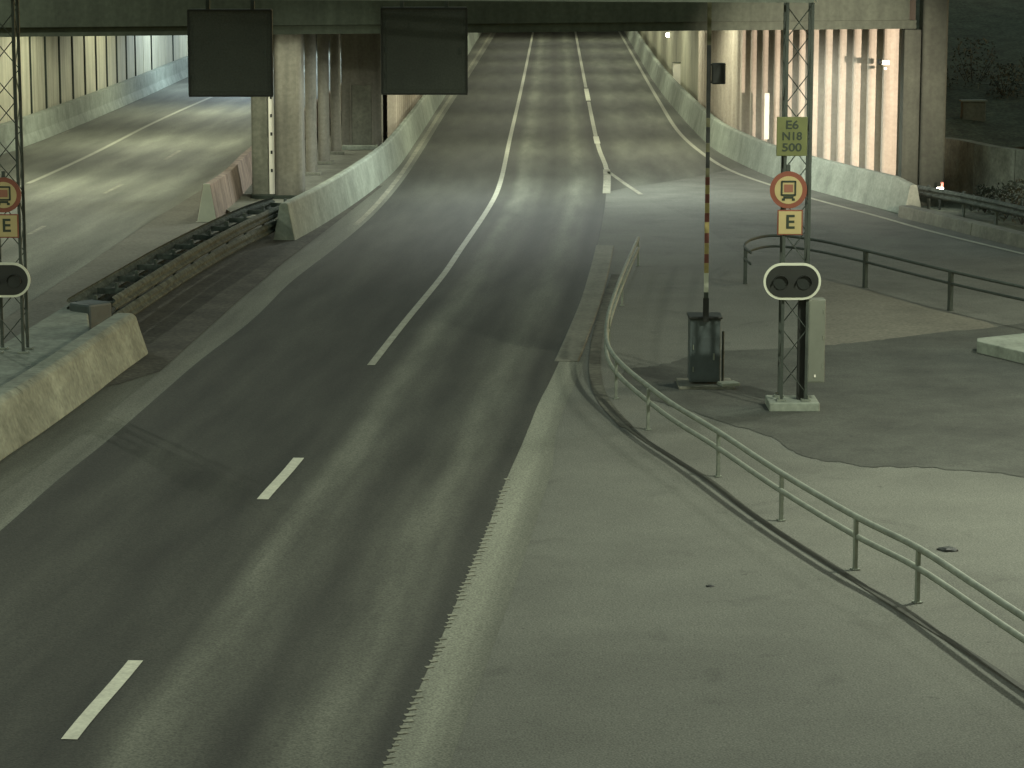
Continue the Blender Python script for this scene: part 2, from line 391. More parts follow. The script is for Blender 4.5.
ribbon_obj('right_edge_line', marks(fe, [(255, -5)], .16), .020, M['paint'])
ribbon_obj('oncoming_lane_line', marks(LL, [(184, 60)], .18), .020, M['paint'])
ribbon_obj('oncoming_dashes', [([g(104, 194), g(122, 185)], .14), ([g(165, 160), g(180, 151)], .14), ([g(29, 235), g(44.5, 226.5)], .14), ([g(-16, 262), g(-2, 253)], .14), ([g(62, 134), g(70, 131)], .1)], .020, M['paintw'])
# pale rumble strip and low kerb on the right of the lanes
RS = xat([(395, 829), (412, 765), (438, 699), (468, 631), (497, 565), (507, 530), (522, 490), (531, 472), (540.6, 444), (552, 408.5), (573, 359)])
ribs = []
y = 829
strip_left = lambda y: fk(y)
sheet('edge_strip', M['strip_soft'], lambda y: fk(y)+.3, lambda y: fk(y)+(y+72)*.078*min(1, max(.75, (y-330)/140)), [829-i*8 for i in range(0, 60)], .0065, fk, 14)
mb = MB()   # raised thermoplastic ribs of the rumble line
yy = fk
pts = [g(fk(y), y) for y in range(800, 478, -2)]
L = 0; step = .17; acc = 0
for a, b in zip(pts, pts[1:]):
    d = (b-a).length; acc += d
    if acc > step:
        acc = 0; t = (b-a).normalized()
        wd = .20
        if random.random() < .1: continue
        wr_ = wd*random.uniform(.3, .6)
        mb.box((b.x+wr_/2-random.uniform(.0, .035), b.y, .014), (wr_, random.uniform(.06, .085), .005), rz=R(20+random.uniform(-5, 5)))
props(mb.build('rumble_ribs', M['ribs']), kind='structure')
KR = xat([(575, 359), (588, 330), (600, 303), (608, 275), (612, 255), (613, 243)])
mb = MB()
kp = [g((fk(y)+KR(y))/2, y) for y in range(362, 243, -4)]
mb.sweep(kp, [(-.24, 0), (-.22, .022), (.22, .022), (.24, 0)], 12.0, .01)
props(mb.build('kerb', M['strip'], bevel=.015), kind='structure')
# darker patch and sandy strip of the apron
patch_px = [(700, 352), (760, 350), (826, 346), (900, 338), (975, 330), (1100, 330), (1100, 478), (1000, 474), (930, 468), (860, 466), (800, 455), (772, 438), (690, 412), (640, 396), (622, 372), (660, 366)]
pts = [g(p.x, p.y) for p in cr([Vector((a_, b_, 0)) for a_, b_ in patch_px+patch_px[:1]], 9)][:-1]
flat('dark_patch', [(p.x+random.gauss(0, .03), p.y+random.gauss(0, .05)) for p in pts], .012, M['patch'])
flat('sandy_strip', [g(*p) for p in [(800, 275), (866, 290), (930, 309), (985, 322), (1004, 330), (960, 333), (880, 342), (826, 347), (810, 340)]], .0115, M['sand'])
RSHADOW = [(1100, 738), (1024, 690), (976, 658), (896, 608), (835, 568), (784, 536), (744, 508), (711, 482), (674, 459), (627, 428), (603, 400), (595, 372), (597, 340), (606, 305), (616, 275)]
ribbon_obj('rail_shadow_line', [(px_path(RSHADOW[:11], 0, 6), .085)], .018, M['rail_shadow'])  # cast shadow of the pipe railing, painted as a dark line
ribbon_obj('rail_shadow_strip', [(px_path(RSHADOW[9:], 0, 6), .22)], .0165, M['dirt'])  # the same railing shadow, painted broader round the nose

# ------------------------------------------------------------------ concrete barriers
JERSEY = [(-.30, 0), (-.28, .08), (-.11, .96), (-.07, 1.0), (.07, 1.0), (.11, .96), (.28, .08), (.30, 0)]
def barrier(name, path, prof, m, label, seg=5.0, cat='barrier', hscale=None, bevel=.02, group=None, gap=.025):
    p0 = path[0]
    e = MB().sweep(path, prof, seg, gap, hscale).build(name, m, bevel=bevel)
    return props(e, label=label, cat=cat, group=group)
def offs(path, d):
    out = []
    for i, p in enumerate(path):
        t = (path[min(i+1, len(path)-1)]-path[max(i-1, 0)]); t.z = 0; t.normalize()
        out.append(Vector((p.x+t.y*d, p.y-t.x*d, p.z)))
    return out
bc = px_path(BARC[::-1])                      # from near to far
bC = offs(bc, -.32)
barrier('concrete_barrier', bC, JERSEY, M['concrete'], 'long curved pale concrete barrier beside the pillars left of the main lanes', seg=9, gap=.015)
br = px_path(BARR[::-1])
bR = offs(br, .32)
barrier('concrete_barrier', bR, JERSEY, M['concrete'], 'long curved pale concrete barrier in front of the fluted wall', seg=9, gap=.015, hscale=lambda f: min(1, .86+f*60))
# low kerb wall continuing past the right barrier
lowk = [g(905, 217), g(950, 228), g(997, 240), g(1060, 256)]
barrier('kerb_wall', cr(lowk, 6), [(-.22, 0), (-.2, .34), (.2, .34), (.24, 0)], M['concrete_dark'], 'low stained concrete edge wall under the rusty guardrail on the right', seg=4)
# near barrier, bottom left, with a rounded nose
def nose_block(name, path, wl, wr, h, label, m, slope=.1):
    """wide block swept along path whose end (last point) is rounded in plan and sloped"""
    mb = MB(); n = len(path); rings = []
    def ring(p, r, s, hh): return [mb.bm.verts.new((p.x+r.x*o*s, p.y+r.y*o*s, z*hh)) for o, z in [(-wl-slope, 0), (-wl, h), (wr-.05, h), (wr+.05, h-.07), (wr+slope+.2, 0)]]
    t = None
    for i, p in enumerate(path):
        t = (path[min(i+1, n-1)]-path[max(i-1, 0)]); t.z = 0; t.normalize(); r = Vector((t.y, -t.x, 0)); rings.append(ring(p, r, 1, 1))
    W = max(wl, wr)
    for k in range(1, 6):
        a = k/5*math.pi/2*.93
        p = path[-1]+t*math.sin(a)*W*2.2; rings.append(ring(p, r, math.cos(a), 1-.16*(k/5)**2))
    for a, b in zip(rings, rings[1:]):
        for q in range(4): mb.bm.faces.new((a[q], a[q+1], b[q+1], b[q]))
    mb.bm.faces.new(rings[0]); mb.bm.faces.new(rings[-1])
    for a, b in zip(rings, rings[1:]): mb.bm.faces.new((a[0], b[0], b[4], a[4]))
    return mb.build(name, m, bevel=.03)
PADH = .46
n1 = [g(-280, 655), g(-100, 535), g(0, 462), g(47, 430), g(88, 400), g(122, 374), g(148, 355)]
blk = nose_block('concrete_barrier', offs(cr(n1, 5), -.42), .22, .12, .80, '', M['block'])
props(blk, label='chunky concrete barrier end with rounded nose at the lower left, nearest the lanes', cat='barrier')
jp = offs(cr([g(30, 442), g(38, 436), g(46, 430)], 3), -.42); jq = jp[len(jp)//2]; jt = (jp[-1]-jp[0]).normalized(); jr = Vector((jt.y, -jt.x, 0))
mb = MB(); prof_ = [(-.225, .80), (.07, .803), (.175, .733), (.325, 0)]; rg = []
for dd in (-.010, .010): rg.append([mb.bm.verts.new(jq+jt*dd+jr*(o_+.003)+Vector((0, 0, z_+.003))) for o_, z_ in prof_])
for i in range(3): mb.bm.faces.new((rg[0][i], rg[0][i+1], rg[1][i+1], rg[1][i]))
mb.build('joint', M['seam'], blk)
PADH = .56
pp = [g(*p, PADH) for p in [(-220, 470), (-60, 383), (7, 341), (72, 301), (88, 310), (90, 332), (84, 352), (40, 386), (-20, 425), (-110, 490), (-300, 610)]]
mb = MB().prism([(p.x, p.y) for p in pp], 0, PADH)
props(mb.build('concrete_pad', M['block'], bevel=.04), label='raised concrete pad with a blunt end carrying the left mast', cat='concrete pad')
# reddish precast wall along the oncoming road
rp = [g(207, 222), g(228, 206), g(252, 180), g(290, 148), g(345, 104), g(420, 48)]
barrier('concrete_barrier', cr(rp, 6), [(-.28, 0), (-.10, 1.05), (.10, 1.05), (.28, 0)], M['redwood'], 'reddish precast barrier with an upright pale end left of the big pillar', seg=3.4, gap=.04)
rb_ = bpy.data.objects[-1] if False else [o for o in sc.collection.objects if o.get('label', '').startswith('reddish precast')][0]
q_ = rp[0]
MB().prism([(q_.x-.30, q_.y-.16), (q_.x+.30, q_.y-.16), (q_.x+.30, q_.y-.03), (q_.x-.30, q_.y-.03)], 0, .02).sweep([q_+Vector((.02, -.14, 0)), q_+Vector((0, -.03, 0))], [(-.27, 0), (-.07, 1.08), (.09, 1.08), (.27, 0)]).build('end_cap', M['white'], rb_)
flat('sandy_verge', [g(*p) for p in [(0, 323), (78, 271), (118, 244), (160, 216), (204, 189), (252, 172), (300, 190), (240, 222), (200, 232), (160, 254), (110, 284), (60, 312), (0, 352), (-120, 420), (-200, 450)]], .018, M['sand'])

# central island
flat('median_island', [(p.x, p.y) for p in [g(290, 224), g(320, 208), g(352, 187), g(380, 166), g(398, 148), g(420, 118), g(436, 98), g(300, 128), g(250, 168), g(215, 208), g(240, 222)]], .14, M['concrete_dark'], .12)

# ------------------------------------------------------------------ overbridge
BY = 81.0; SOF = 5.2
bridge = empty('road_bridge', (0, BY, 0), label='concrete road bridge crossing over all lanes at the top of the picture', cat='bridge')
def child(mb, name, m, par, **k):
    for v in mb.bm.verts: v.co -= par.location
    return mb.build(name, m, par, **k)
XR = gy(917, BY, 6).x
bt = R(-.0)
def girder_z(x): return SOF
mb = MB()
mb.prism([(-34, BY-11), (XR-.2, BY), (XR-.2, BY+.55), (-34, BY-10.4)], SOF+.25, 6.9); child(mb, 'edge_girder', M['girder'], bridge, bevel=.02)
mb = MB(); mb.prism([(-34, BY-10.8), (XR+.02, BY+.15), (XR+.02, BY+.75), (-34, BY-10.2)], SOF, SOF+.249); child(mb, 'girder_flange', M['girder'], bridge)
mb = MB(); mb.prism([(-34, BY-11.2), (XR-.1, BY-.2), (XR-.1, BY+.1), (-34, BY-10.9)], 6.902, 7.15); child(mb, 'coping', M['concrete'], bridge)
mb = MB(); mb.prism([(-36, BY-10), (XR, BY+.8), (8, 250), (-36, 250)], 6.2, 6.6); child(mb, 'deck_slab', M['concrete_dark'], bridge)
mb = MB()
for x in range(-34, 12, 2): mb.box((x, BY+.3-(13-x)/47*11, 7.65), (.05, .05, 1.0))
for z in (7.7, 8.15): mb.tube((-34, BY-10.7, z), (XR-.2, BY+.2, z), .03)
child(mb, 'bridge_railing', M['steel'], bridge)

# ------------------------------------------------------------------ fluted wall on the right, behind its barrier
def fluted(path, pitch, depth, z0, z1, thick=.35, side=-1):
    """half-round flutes bulging towards `side` of the path"""
    mb = MB(); pts = [Vector((p.x, p.y, 0)) for p in path]; cum = [0]
    for a, b in zip(pts, pts[1:]): cum.append(cum[-1]+(b-a).length)
    L = cum[-1]; n = int(L/pitch); K = 16; row = []
    def at(d):
        i = 0
        while i < len(cum)-2 and cum[i+1] < d: i += 1
        f = (d-cum[i])/max(1e-9, cum[i+1]-cum[i]); t = (pts[i+1]-pts[i]).normalized()
        return pts[i].lerp(pts[i+1], f), Vector((t.y, -t.x, 0))
    for i in range(n):
        for k in range(K+1):
            a = k/K; p, r = at((i+.06+a*.88)*pitch); bul = depth*(math.sin(a/.26*math.pi/2) if a < .26 else math.cos((a-.26)/.74*math.pi/2)**.9)
            row.append(p+r*side*bul)
        p, r = at((i+1)*pitch); row.append(p-r*side*.02)
    back = []
    for d in (0, L): p, r = at(d if d == 0 else n*pitch); back.append(p-r*side*thick)
    lo = [mb.bm.verts.new((p.x, p.y, z0)) for p in row]; hi = [mb.bm.verts.new((p.x, p.y, z1)) for p in row]
    for i in range(len(row)-1): mb.bm.faces.new((lo[i], lo[i+1], hi[i+1], hi[i]))
    p, r = at(0); pb = []
    for i in range(0, n+1): p, r = at(min(i*pitch, L-1e-3)); pb.append(p-r*side*thick)
    bl = [mb.bm.verts.new((p.x, p.y, z0)) for p in pb]; bh = [mb.bm.verts.new((p.x, p.y, z1)) for p in pb]
    for i in range(n): mb.bm.faces.new((bl[i], bl[i+1], bh[i+1], bh[i]))
    return mb
wp = [Vector((26.15-.178*Y_, Y_, 0)) for Y_ in (81.2, 85, 90, 95, 98)]+[p for p in offs(br, 1.15) if 101.5 < p.y < 122]
wall_r = fluted(wp, 1.52, .45, .0, 6.1)
props(wall_r.build('fluted_wall', M['flute'], smooth=False), label='cream fluted concrete wall with tall rounded ribs under the bridge on the right', cat='wall')
far = [p for p in offs(br, 1.1) if p.y >= 121]
mb = MB().sweep(far, [(-.1, 0), (-.1, 6.0), (.3, 6.0), (.3, 0)], 6, .03)
props(mb.build('tunnel_wall', M['panel']), label='smooth greenish tunnel approach wall far down the right side', cat='wall')
# left-hand wall of the main carriageway (far side of the island)
lp = [p for p in offs(bc, -1.0) if 101 < p.y < 250]
wall_c = fluted([Vector((p.x, p.y, 0)) for p in lp], 1.42, .35, .0, 6.1, side=1)
props(wall_c.build('fluted_wall', M['flute']), label='fluted cream wall beyond the pillars beside the curved left barrier', cat='wall')
# end block of the dividing wall with a door recess
a0, a1 = gy(342, 99.5), gy(382, 99.5)
eb = empty('wall_end_block', ((a0.x+a1.x)/2, 99.5, 0), label='plain grey concrete wall end with a narrow door behind the pillars', cat='wall')
wdt = a1.x-a0.x
MB().box((0, .5, 3.05), (wdt, 1.0, 6.1)).build('wall_block', M['pier'], eb, bevel=.03)
MB().box((.0, -.012, 1.33), (.72, .05, 2.3), bev=.01).build('door', M['concrete_dark'], eb)
MB().box((0, -.03, 2.55), (.86, .08, .06)).box((-.40, -.03, 1.3), (.06, .08, 2.44)).box((.40, -.03, 1.3), (.06, .08, 2.44)).build('door_frame', M['pier'], eb)
MB().box((-.05, -.35, .22), (1.3, .5, .15)).build('door_step', M['concrete'], eb, bevel=.02)

# ------------------------------------------------------------------ pillars
def rounded_rect(wx, wy, r, n=5):
    out = []
    for cx, cy, a0 in ((wx/2-r, wy/2-r, 0), (-wx/2+r, wy/2-r, 90), (-wx/2+r, -wy/2+r, 180), (wx/2-r, -wy/2+r, 270)):
        for k in range(n+1): a = R(a0+90*k/n); out.append((cx+r*math.cos(a), cy+r*math.sin(a)))
    return out
pl, pr = gy(275, 81, 0), gy(303, 81, 0)
pil = empty('bridge_pillar', ((pl.x+pr.x)/2, 81.6, 0), label='thickest rounded bridge pillar with a bright vertical lit-edge strip, nearest on the island', cat='pillar')
W_ = pr.x-pl.x
MB().prism(rounded_rect(W_, 1.3, .22), .14, 6.2).build('pillar_shaft', M['pier'], pil, smooth=False)
ll = gy(253, 81.6, 0).x-pil.location.x
MB().prism([(x+(ll-W_/2-.2)/2-.0+.0, y_+.25) for x, y_ in rounded_rect(abs(ll)-W_/2-.22, 1.2, .08)], .14, 6.2).build('side_pier', M['concrete_dark'], pil)
cx = -W_/2-.11
c = MB().box((cx, -.22, 3.2), (.16, .05, 6.0)); c.build('lit_edge_strip', M['reflect'], pil)  # pale strip painted for the pillar edge caught by grazing light
mb = MB()
for z in (.95, 1.5, 2.05, 2.6, 3.15, 3.7): mb.box((cx, -.255, z), (.06, .03, .10), bev=.01)
mb.build('strip_dots', M['black'], pil)
MB().prism([(x-.25, y_) for x, y_ in rounded_rect(W_+1.0, 1.55, .35)], .141, .24).build('plinth', M['seam'], pil)
for (xa, xb, Y, lab) in ((306, 317.5, 89.0, 'slim round pillar just behind the thick one'), (318.5, 330, 93.2, 'slim round pillar in the middle of the row on the island'), (331, 341.5, 97.3, 'slim round pillar farthest back, next to the grey wall end')):
    a, b = gy(xa, Y), gy(xb, Y); wd = b.x-a.x
    e = empty('slim_pillar', ((a.x+b.x)/2, Y, 0), label=lab, cat='pillar', group='slim pillars in a row behind the thick pillar')
    MB().tube((0, 0, .14), (0, 0, 6.2), wd/2, 20).build('pillar_shaft', M['pier'], e, smooth=False)
    MB().box((0, 0, .19), (wd+.25, wd+.25, .10), bev=.02).build('plinth', M['concrete_dark'], e)
# right abutment pier
a, b = gy(918, 80.3), gy(943, 80.3)
e = empty('abutment_pier', ((a.x+b.x)/2, 80.6, 0), label='tall square concrete pier at the right end of the bridge', cat='pillar')
wd = b.x-a.x
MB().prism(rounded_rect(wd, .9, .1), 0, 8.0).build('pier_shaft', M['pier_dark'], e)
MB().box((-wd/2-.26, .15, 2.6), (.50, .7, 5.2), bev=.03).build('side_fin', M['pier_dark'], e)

# ------------------------------------------------------------------ left retaining wall of the oncoming road
lb = [Vector((0, 0, 0))]
lbase = [g(LB(y), y) for y in [190, 175, 160, 150, 140, 130, 120, 110, 100, 92, 84, 76, 65, 52, 40, 25, 10, -5]]
barrier('concrete_barrier', [Vector((p.x-.3, p.y, 0)) for p in lbase], [(-.25, 0), (-.22, 1.0), (.12, 1.0), (.16, .4), (.3, 0)], M['concrete'], 'long concrete barrier under the panelled wall of the oncoming road', seg=8)
wl = offs([Vector((p.x, p.y, 0)) for p in lbase], -.75)
pw = empty('panelled_wall', wl[0], label='cream panelled retaining wall with dark upright joints along the oncoming road', cat='wall')
cum = [0]
for p, q in zip(wl, wl[1:]): cum.append(cum[-1]+(q-p).length)
def wat(d):
    i = 0
    while i < len(cum)-2 and cum[i+1] < d: i += 1
    return wl[i].lerp(wl[i+1], (d-cum[i])/(cum[i+1]-cum[i])), (wl[i+1]-wl[i]).normalized()
d = 0; pit = 3.05; jm = MB()
while d+pit < min(cum[-1], 175):
    p, t = wat(d+pit/2); p = p-pw.location
    pm = MB().box((p.x, p.y, 3.1), (pit-.16, .22, 6.2), rz=math.atan2(t.y, t.x), bev=.03)
    pm.build('wall_panel', M['panel'], pw)
    q, t = wat(d); q = q-pw.location
    k_ = int(d/pit+.5)
    if k_ < 17 or k_ % 3 == 0: jm.box((q.x+.03, q.y, 3.1), (.10, .28, 6.2), rz=math.atan2(t.y, t.x))
    d += pit
jm.build('wall_joints', M['seam'], pw)

# ------------------------------------------------------------------ steel railings
def arc_path(px, h=0): return px_path(px, h, 6)
def railing(name, base_px, post_px, rails, m, label, r=.032, post=(.065, .045), extra=0):
    path = [g(p.x, p.y) for p in cr([Vector((a_, b_, 0)) for a_, b_ in base_px], 6)]
    rt = empty(name, path[0], label=label, cat='railing')
    for h, rr in rails:
        mb = MB().path([Vector((p.x, p.y, h)) for p in path], rr, 8); child(mb, 'rail', m, rt, smooth=True)
    for x_, y_ in post_px:
        q = g(x_, y_); top = rails[0][0]
        k = min(range(len(path)-1), key=lambda i: (path[i]-q).length); t = (path[k+1]-path[max(0, k-1)]).normalized()
        mb = MB().box((q.x+.0, q.y, top/2), (post[0], post[1], top), rz=math.atan2(t.y, t.x)); mb.box((q.x, q.y, .012+.004), (.12, .10, .012), rz=math.atan2(t.y, t.x))
        child(mb, 'post', m, rt)
    return rt
r1 = [(1110, 738), (1024, 679), (975, 644), (917, 603), (855, 569), (781, 522), (718, 477), (674, 448), (645, 425), (622, 404), (610, 388), (606, 372), (608, 350), (616, 322), (628, 290), (638, 266)]
railing('pipe_railing', r1, [(1045, 694), (917, 603), (855, 570), (781, 521), (718, 477), (648, 430), (616, 399), (609, 352), (622, 306), (638, 266)],
        [(.69, .043), (.44, .040)], M['steel'], 'two-rail galvanised pipe railing curving down the right foreground')
r2 = [(1110, 348), (1024, 329), (950, 311), (865, 288), (815, 276), (775, 271), (752, 275), (744, 282), (752, 290), (775, 291), (800, 296)]
railing('guard_railing', r2[:8]+[(750, 290)], [(1040, 333), (950, 311), (865, 288), (745, 284)], [(.86, .034), (.60, .030)], M['steel_dark'], 'dark low guard railing with a looped end behind the right mast', post=(.11, .08))

# ------------------------------------------------------------------ guardrails with W beams
WB = [(0, -.155), (.03, -.14), (.075, -.09), (.075, -.06), (.012, -.025), (.012, .025), (.075, .06), (.075, .09), (.03, .14), (0, .155), (-.006, .155), (.02, .135), (.065, .088), (.065, .064), (.004, .028), (.004, -.028), (.065, -.064), (.065, -.088), (.02, -.135), (-.006, -.155)]
def guardrail(name, path, label, m, width=.6, double=True, hts=(.62,), step=2.0, postm=None):
    path = [Vector((p.x, p.y, 0)) for p in path]
    rt = empty(name, path[0], label=label, cat='guardrail')
    sides = (1, -1) if double else (1,)
    for sd in sides:
        pp = offs(path, sd*width/2)
        for h in hts:
            mb = MB().sweep(pp, [(sd*o_, z_+h) for o_, z_ in WB]); child(mb, 'beam', m, rt)
    cum = [0]
    for a, b in zip(path, path[1:]): cum.append(cum[-1]+(b-a).length)
    d = .4
    while d < cum[-1]:
        i = 0
        while i < len(cum)-2 and cum[i+1] < d: i += 1
        p = path[i].lerp(path[i+1], (d-cum[i])/(cum[i+1]-cum[i])); t = (path[i+1]-path[i]).normalized(); rz = math.atan2(t.y, t.x)
        mb = MB().box((p.x, p.y, .4), (.10, .06, .8), rz=rz)
        if double: mb.box((p.x, p.y, .62), (.06, width-.02, .12), rz=rz)
        child(mb, 'post', postm or m, rt); d += step
    return rt
gp = cr([g(92, 337), g(130, 312), g(175, 283), g(220, 257), g(262, 236), g(290, 226)], 4)
gr_ = guardrail('guardrail', gp, 'dirty dark double-sided steel guardrail on the median between barrier noses', M['dirty'], .85, True, (.30, .66), 2.0)
mb = MB()
for k, p in enumerate(offs(gp, .0)):   # crash cushion box at the near end
    pass
e0 = gp[0]
child(MB().box((e0.x+.0, e0.y-.1, .42), (.62, .62, .62), rz=R(-40), bev=.05), 'end_box', M['teal'], gr_)
gp2 = cr([g(905, 212), g(950, 221), g(1000, 233), g(1060, 250)], 4)
guardrail('guardrail', offs(gp2, -.55), 'rusty steel guardrail beside the low concrete wall at the right edge', M['dirty'], .3, False, (.62,), 2.0)

# ------------------------------------------------------------------ gantry, masts, signs
def mast(loc, h, wdt, label):
    e = empty('lattice_mast', loc, label=label, cat='mast', group='lattice masts of the sign gantry')
    hw = wdt/2
    for sx in (-1, 1):
        for sy in (-1, 1):
            MB().box((sx*hw, sy*hw, h/2+.02), (.05, .05, h)).build('leg', M['steel_dark'], e)
    br_ = MB(); n = int(h/.55)
    for i in range(n):
        z0, z1 = .15+i*.55, .15+(i+1)*.55
        f = 1 if i % 2 else -1
        br_.tube((-hw*f, -hw, z0), (hw*f, -hw, z1), .010, 6); br_.tube((hw*f, hw, z0), (-hw*f, hw, z1), .010, 6)
        br_.tube((-hw, hw*f, z0), (-hw, -hw*f, z1), .010, 6); br_.tube((hw, -hw*f, z0), (hw, hw*f, z1), .010, 6)
    br_.build('bracing', M['steel_dark'], e)
    return e
mr0 = g(792, 408, 0); mr0.z = .15
mastR = mast((mr0.x, mr0.y, .15), 7.3, .42, 'dark lattice mast on a white footing right of the lanes, carrying signs')
MB().box((0, 0, -.07), (.86, .80, .16), bev=.02).build('footing', M['concrete'], mastR)
MB().box((.15, -.02, .95), (.15, .14, 1.9)).build('cable_duct', M['black'], mastR)
for sx in (-1, 1):
    for sy in (-1, 1): MB().box((sx*.21, sy*.21, .03), (.16, .16, .03)).tube((sx*.25, sy*.25, .03), (sx*.25, sy*.25, .09), .015).build('base_plate', M['steel'], mastR)
ml0 = g(13, 351, PADH)
mastL = mast((ml0.x, ml0.y, PADH), 7.0, .46, 'lattice mast standing on the concrete pad at the left edge')
for sx in (-1, 1):
    for sy in (-1, 1): MB().box((sx*.23, sy*.23, .02), (.18, .18, .03)).build('base_plate', M['steel'], mastL)
GZ = 6.93
ga = empty('sign_gantry', (mastL.location.x, mastL.location.y, GZ), label='steel lattice gantry beam spanning the lanes between the two masts', cat='gantry')
p0 = Vector((mastL.location.x-.3, mastL.location.y, 0)); p1 = Vector((mastR.location.x+.28, mastR.location.y, 0)); d_ = (p1-p0); Lg = d_.length; t_ = d_.normalized()
s0 = Vector((-t_.y, t_.x, 0))
def chord(o_, z_, nm):
    mb = MB(); a = p0+s0*o_; b = p1+s0*o_; mb.box(((a.x+b.x)/2, (a.y+b.y)/2, z_), (Lg, .08, .08), rz=math.atan2(t_.y, t_.x)); child(mb, nm, M['steel'], ga)
for o_ in (-.3, .3):
    for z_ in (GZ+.04, GZ+.8): chord(o_, z_, 'chord')
mb = MB(); k = int(Lg/.8)
for i in range(k):
    a = p0+t_*(i*Lg/k); b = p0+t_*((i+1)*Lg/k)
    for o_ in (-.3, .3): mb.tube((a+s0*o_).to_tuple()[:2]+(GZ+(.05 if i % 2 else .79),), (b+s0*o_).to_tuple()[:2]+(GZ+(.79 if i % 2 else .05),), .018, 6)
    mb.tube((a+s0*.3).to_tuple()[:2]+(GZ+.04,), (b-s0*.3).to_tuple()[:2]+(GZ+.04,), .015, 6)
child(mb, 'lattice', M['steel'], ga)
# lane signals seen from behind
def lane_sign(px0, px1, pyb, label):
    Yg = 48.6
    hb = H-(pyb+72.3)*Yg*math.cos(P)/ (F/math.cos(P)) if False else None
    # height whose image row is pyb at distance Yg
    lo, hi = 3.0, 8.0
    for _ in range(40):
        mid = (lo+hi)/2; dz = Yg*math.cos(P)-(mid-H)*math.sin(P); up = Yg*math.sin(P)+(mid-H)*math.cos(P); row = 384-F*up/dz
        if row > pyb: lo = mid
        else: hi = mid
    a, b = gy(px0, Yg, lo), gy(px1, Yg, lo); wd = b.x-a.x
    e = empty('lane_signal', ((a.x+b.x)/2, Yg, lo), label=label, cat='lane signal', group='lane signals hanging from the gantry')
    MB().box((0, .14, .78), (wd, .26, 1.56), bev=.02).build('cabinet', M['backplate'], e)
    cb_ = [o for o in e.children if o.name.startswith('cabinet')][0]
    MB().box((0, .006, .78), (wd-.16, .012, 1.38), bev=.004).build('service_door', M['backplate'], cb_)
    for hz in (.35, .8, 1.25): MB().box((-wd/2+.075, -.006, hz), (.03, .02, .09)).build('hinge', M['steel_dark'], cb_)
    MB().box((wd/2-.12, -.008, .78), (.03, .02, .12)).build('handle', M['steel_dark'], cb_)
    MB().box((0, .0, .02), (wd+.02, .02, .035)).box((0, 0, 1.54), (wd+.02, .02, .035)).box((-wd/2, 0, .78), (.03, .02, 1.5)).box((wd/2, 0, .78), (.03, .02, 1.5)).build('rim', M['black'], e)
    for hx in (-.4, .4): MB().box((hx, .14, 1.85), (.07, .07, .6)).build('hanger', M['steel_dark'], e)
    MB().box((0, .28, .8), (wd*.8, .02, 1.2)).build('display', M['lens'], e)
lane_sign(189.5, 272.5, 97, 'dark square lane signal panel above the left shoulder, left of the thick pillar')
lane_sign(382, 467, 95, 'dark square lane signal panel above the main lanes, right of the pillars')

def row_h(py, Y):
    lo, hi = -1.0, 9.0
    for _ in range(40):
        mid = (lo+hi)/2; dz = Y*math.cos(P)-(mid-H)*math.sin(P); up = Y*math.sin(P)+(mid-H)*math.cos(P); row = 384-F*up/dz
        if row > py: lo = mid
        else: hi = mid
    return lo
def disc(mb, r, y, th, seg=40, cx=0, cz=0): mb.tube((cx, y, cz), (cx, y+th, cz), r, seg)
def round_sign(cx_, cy_, Y, where):
    z = row_h(cy_, Y); c = gy(cx_, Y, z)
    e = empty('road_sign', c, label='round yellow sign with red rim and a lorry picture on the '+where, cat='road sign', group='round lorry signs')
    mb = MB(); disc(mb, .315, 0, .03); mb.build('sign_rim', M['red'], e)
    mb = MB(); disc(mb, .235, -.006, .02); mb.build('sign_face', M['yellow'], e)
    # rear view of a lorry: frame, orange load square, axle bar and wheels
    MB().box((-.115, -.012, .03), (.03, .01, .24)).box((.115, -.012, .03), (.03, .01, .24)).box((0, -.012, .145), (.24, .010, .03)).box((0, -.012, -.085), (.24, .010, .03)) \
        .box((0, -.0125, -.125), (.17, .010, .035)).box((-.085, -.0125, -.16), (.05, .01, .04)).box((.085, -.0125, -.16), (.05, .01, .04)).build('lorry_symbol', M['letters'], e)
    MB().box((0, -.0125, .03), (.15, .01, .13)).build('orange_plate', M['orange'], e)
    MB().box((0, .05, .30), (.06, .05, .25)).build('bracket', M['steel_dark'], e)
    return e
def e_sign(cx_, cy_, Y, where):
    z = row_h(cy_, Y); c = gy(cx_, Y, z)
    e = empty('road_sign', c, label='small square yellow plate with a black letter E on the '+where, cat='road sign', group='letter E plates')
    MB().box((0, .01, 0), (.43, .02, .43), bev=.006).build('sign_rim', M['red'], e)
    MB().box((0, -.003, 0), (.385, .012, .385)).build('sign_face', M['yellow'], e)
    text_mesh('letter_e', 'E', .33, M['letters'], e, (0, -.012, 0)); return e
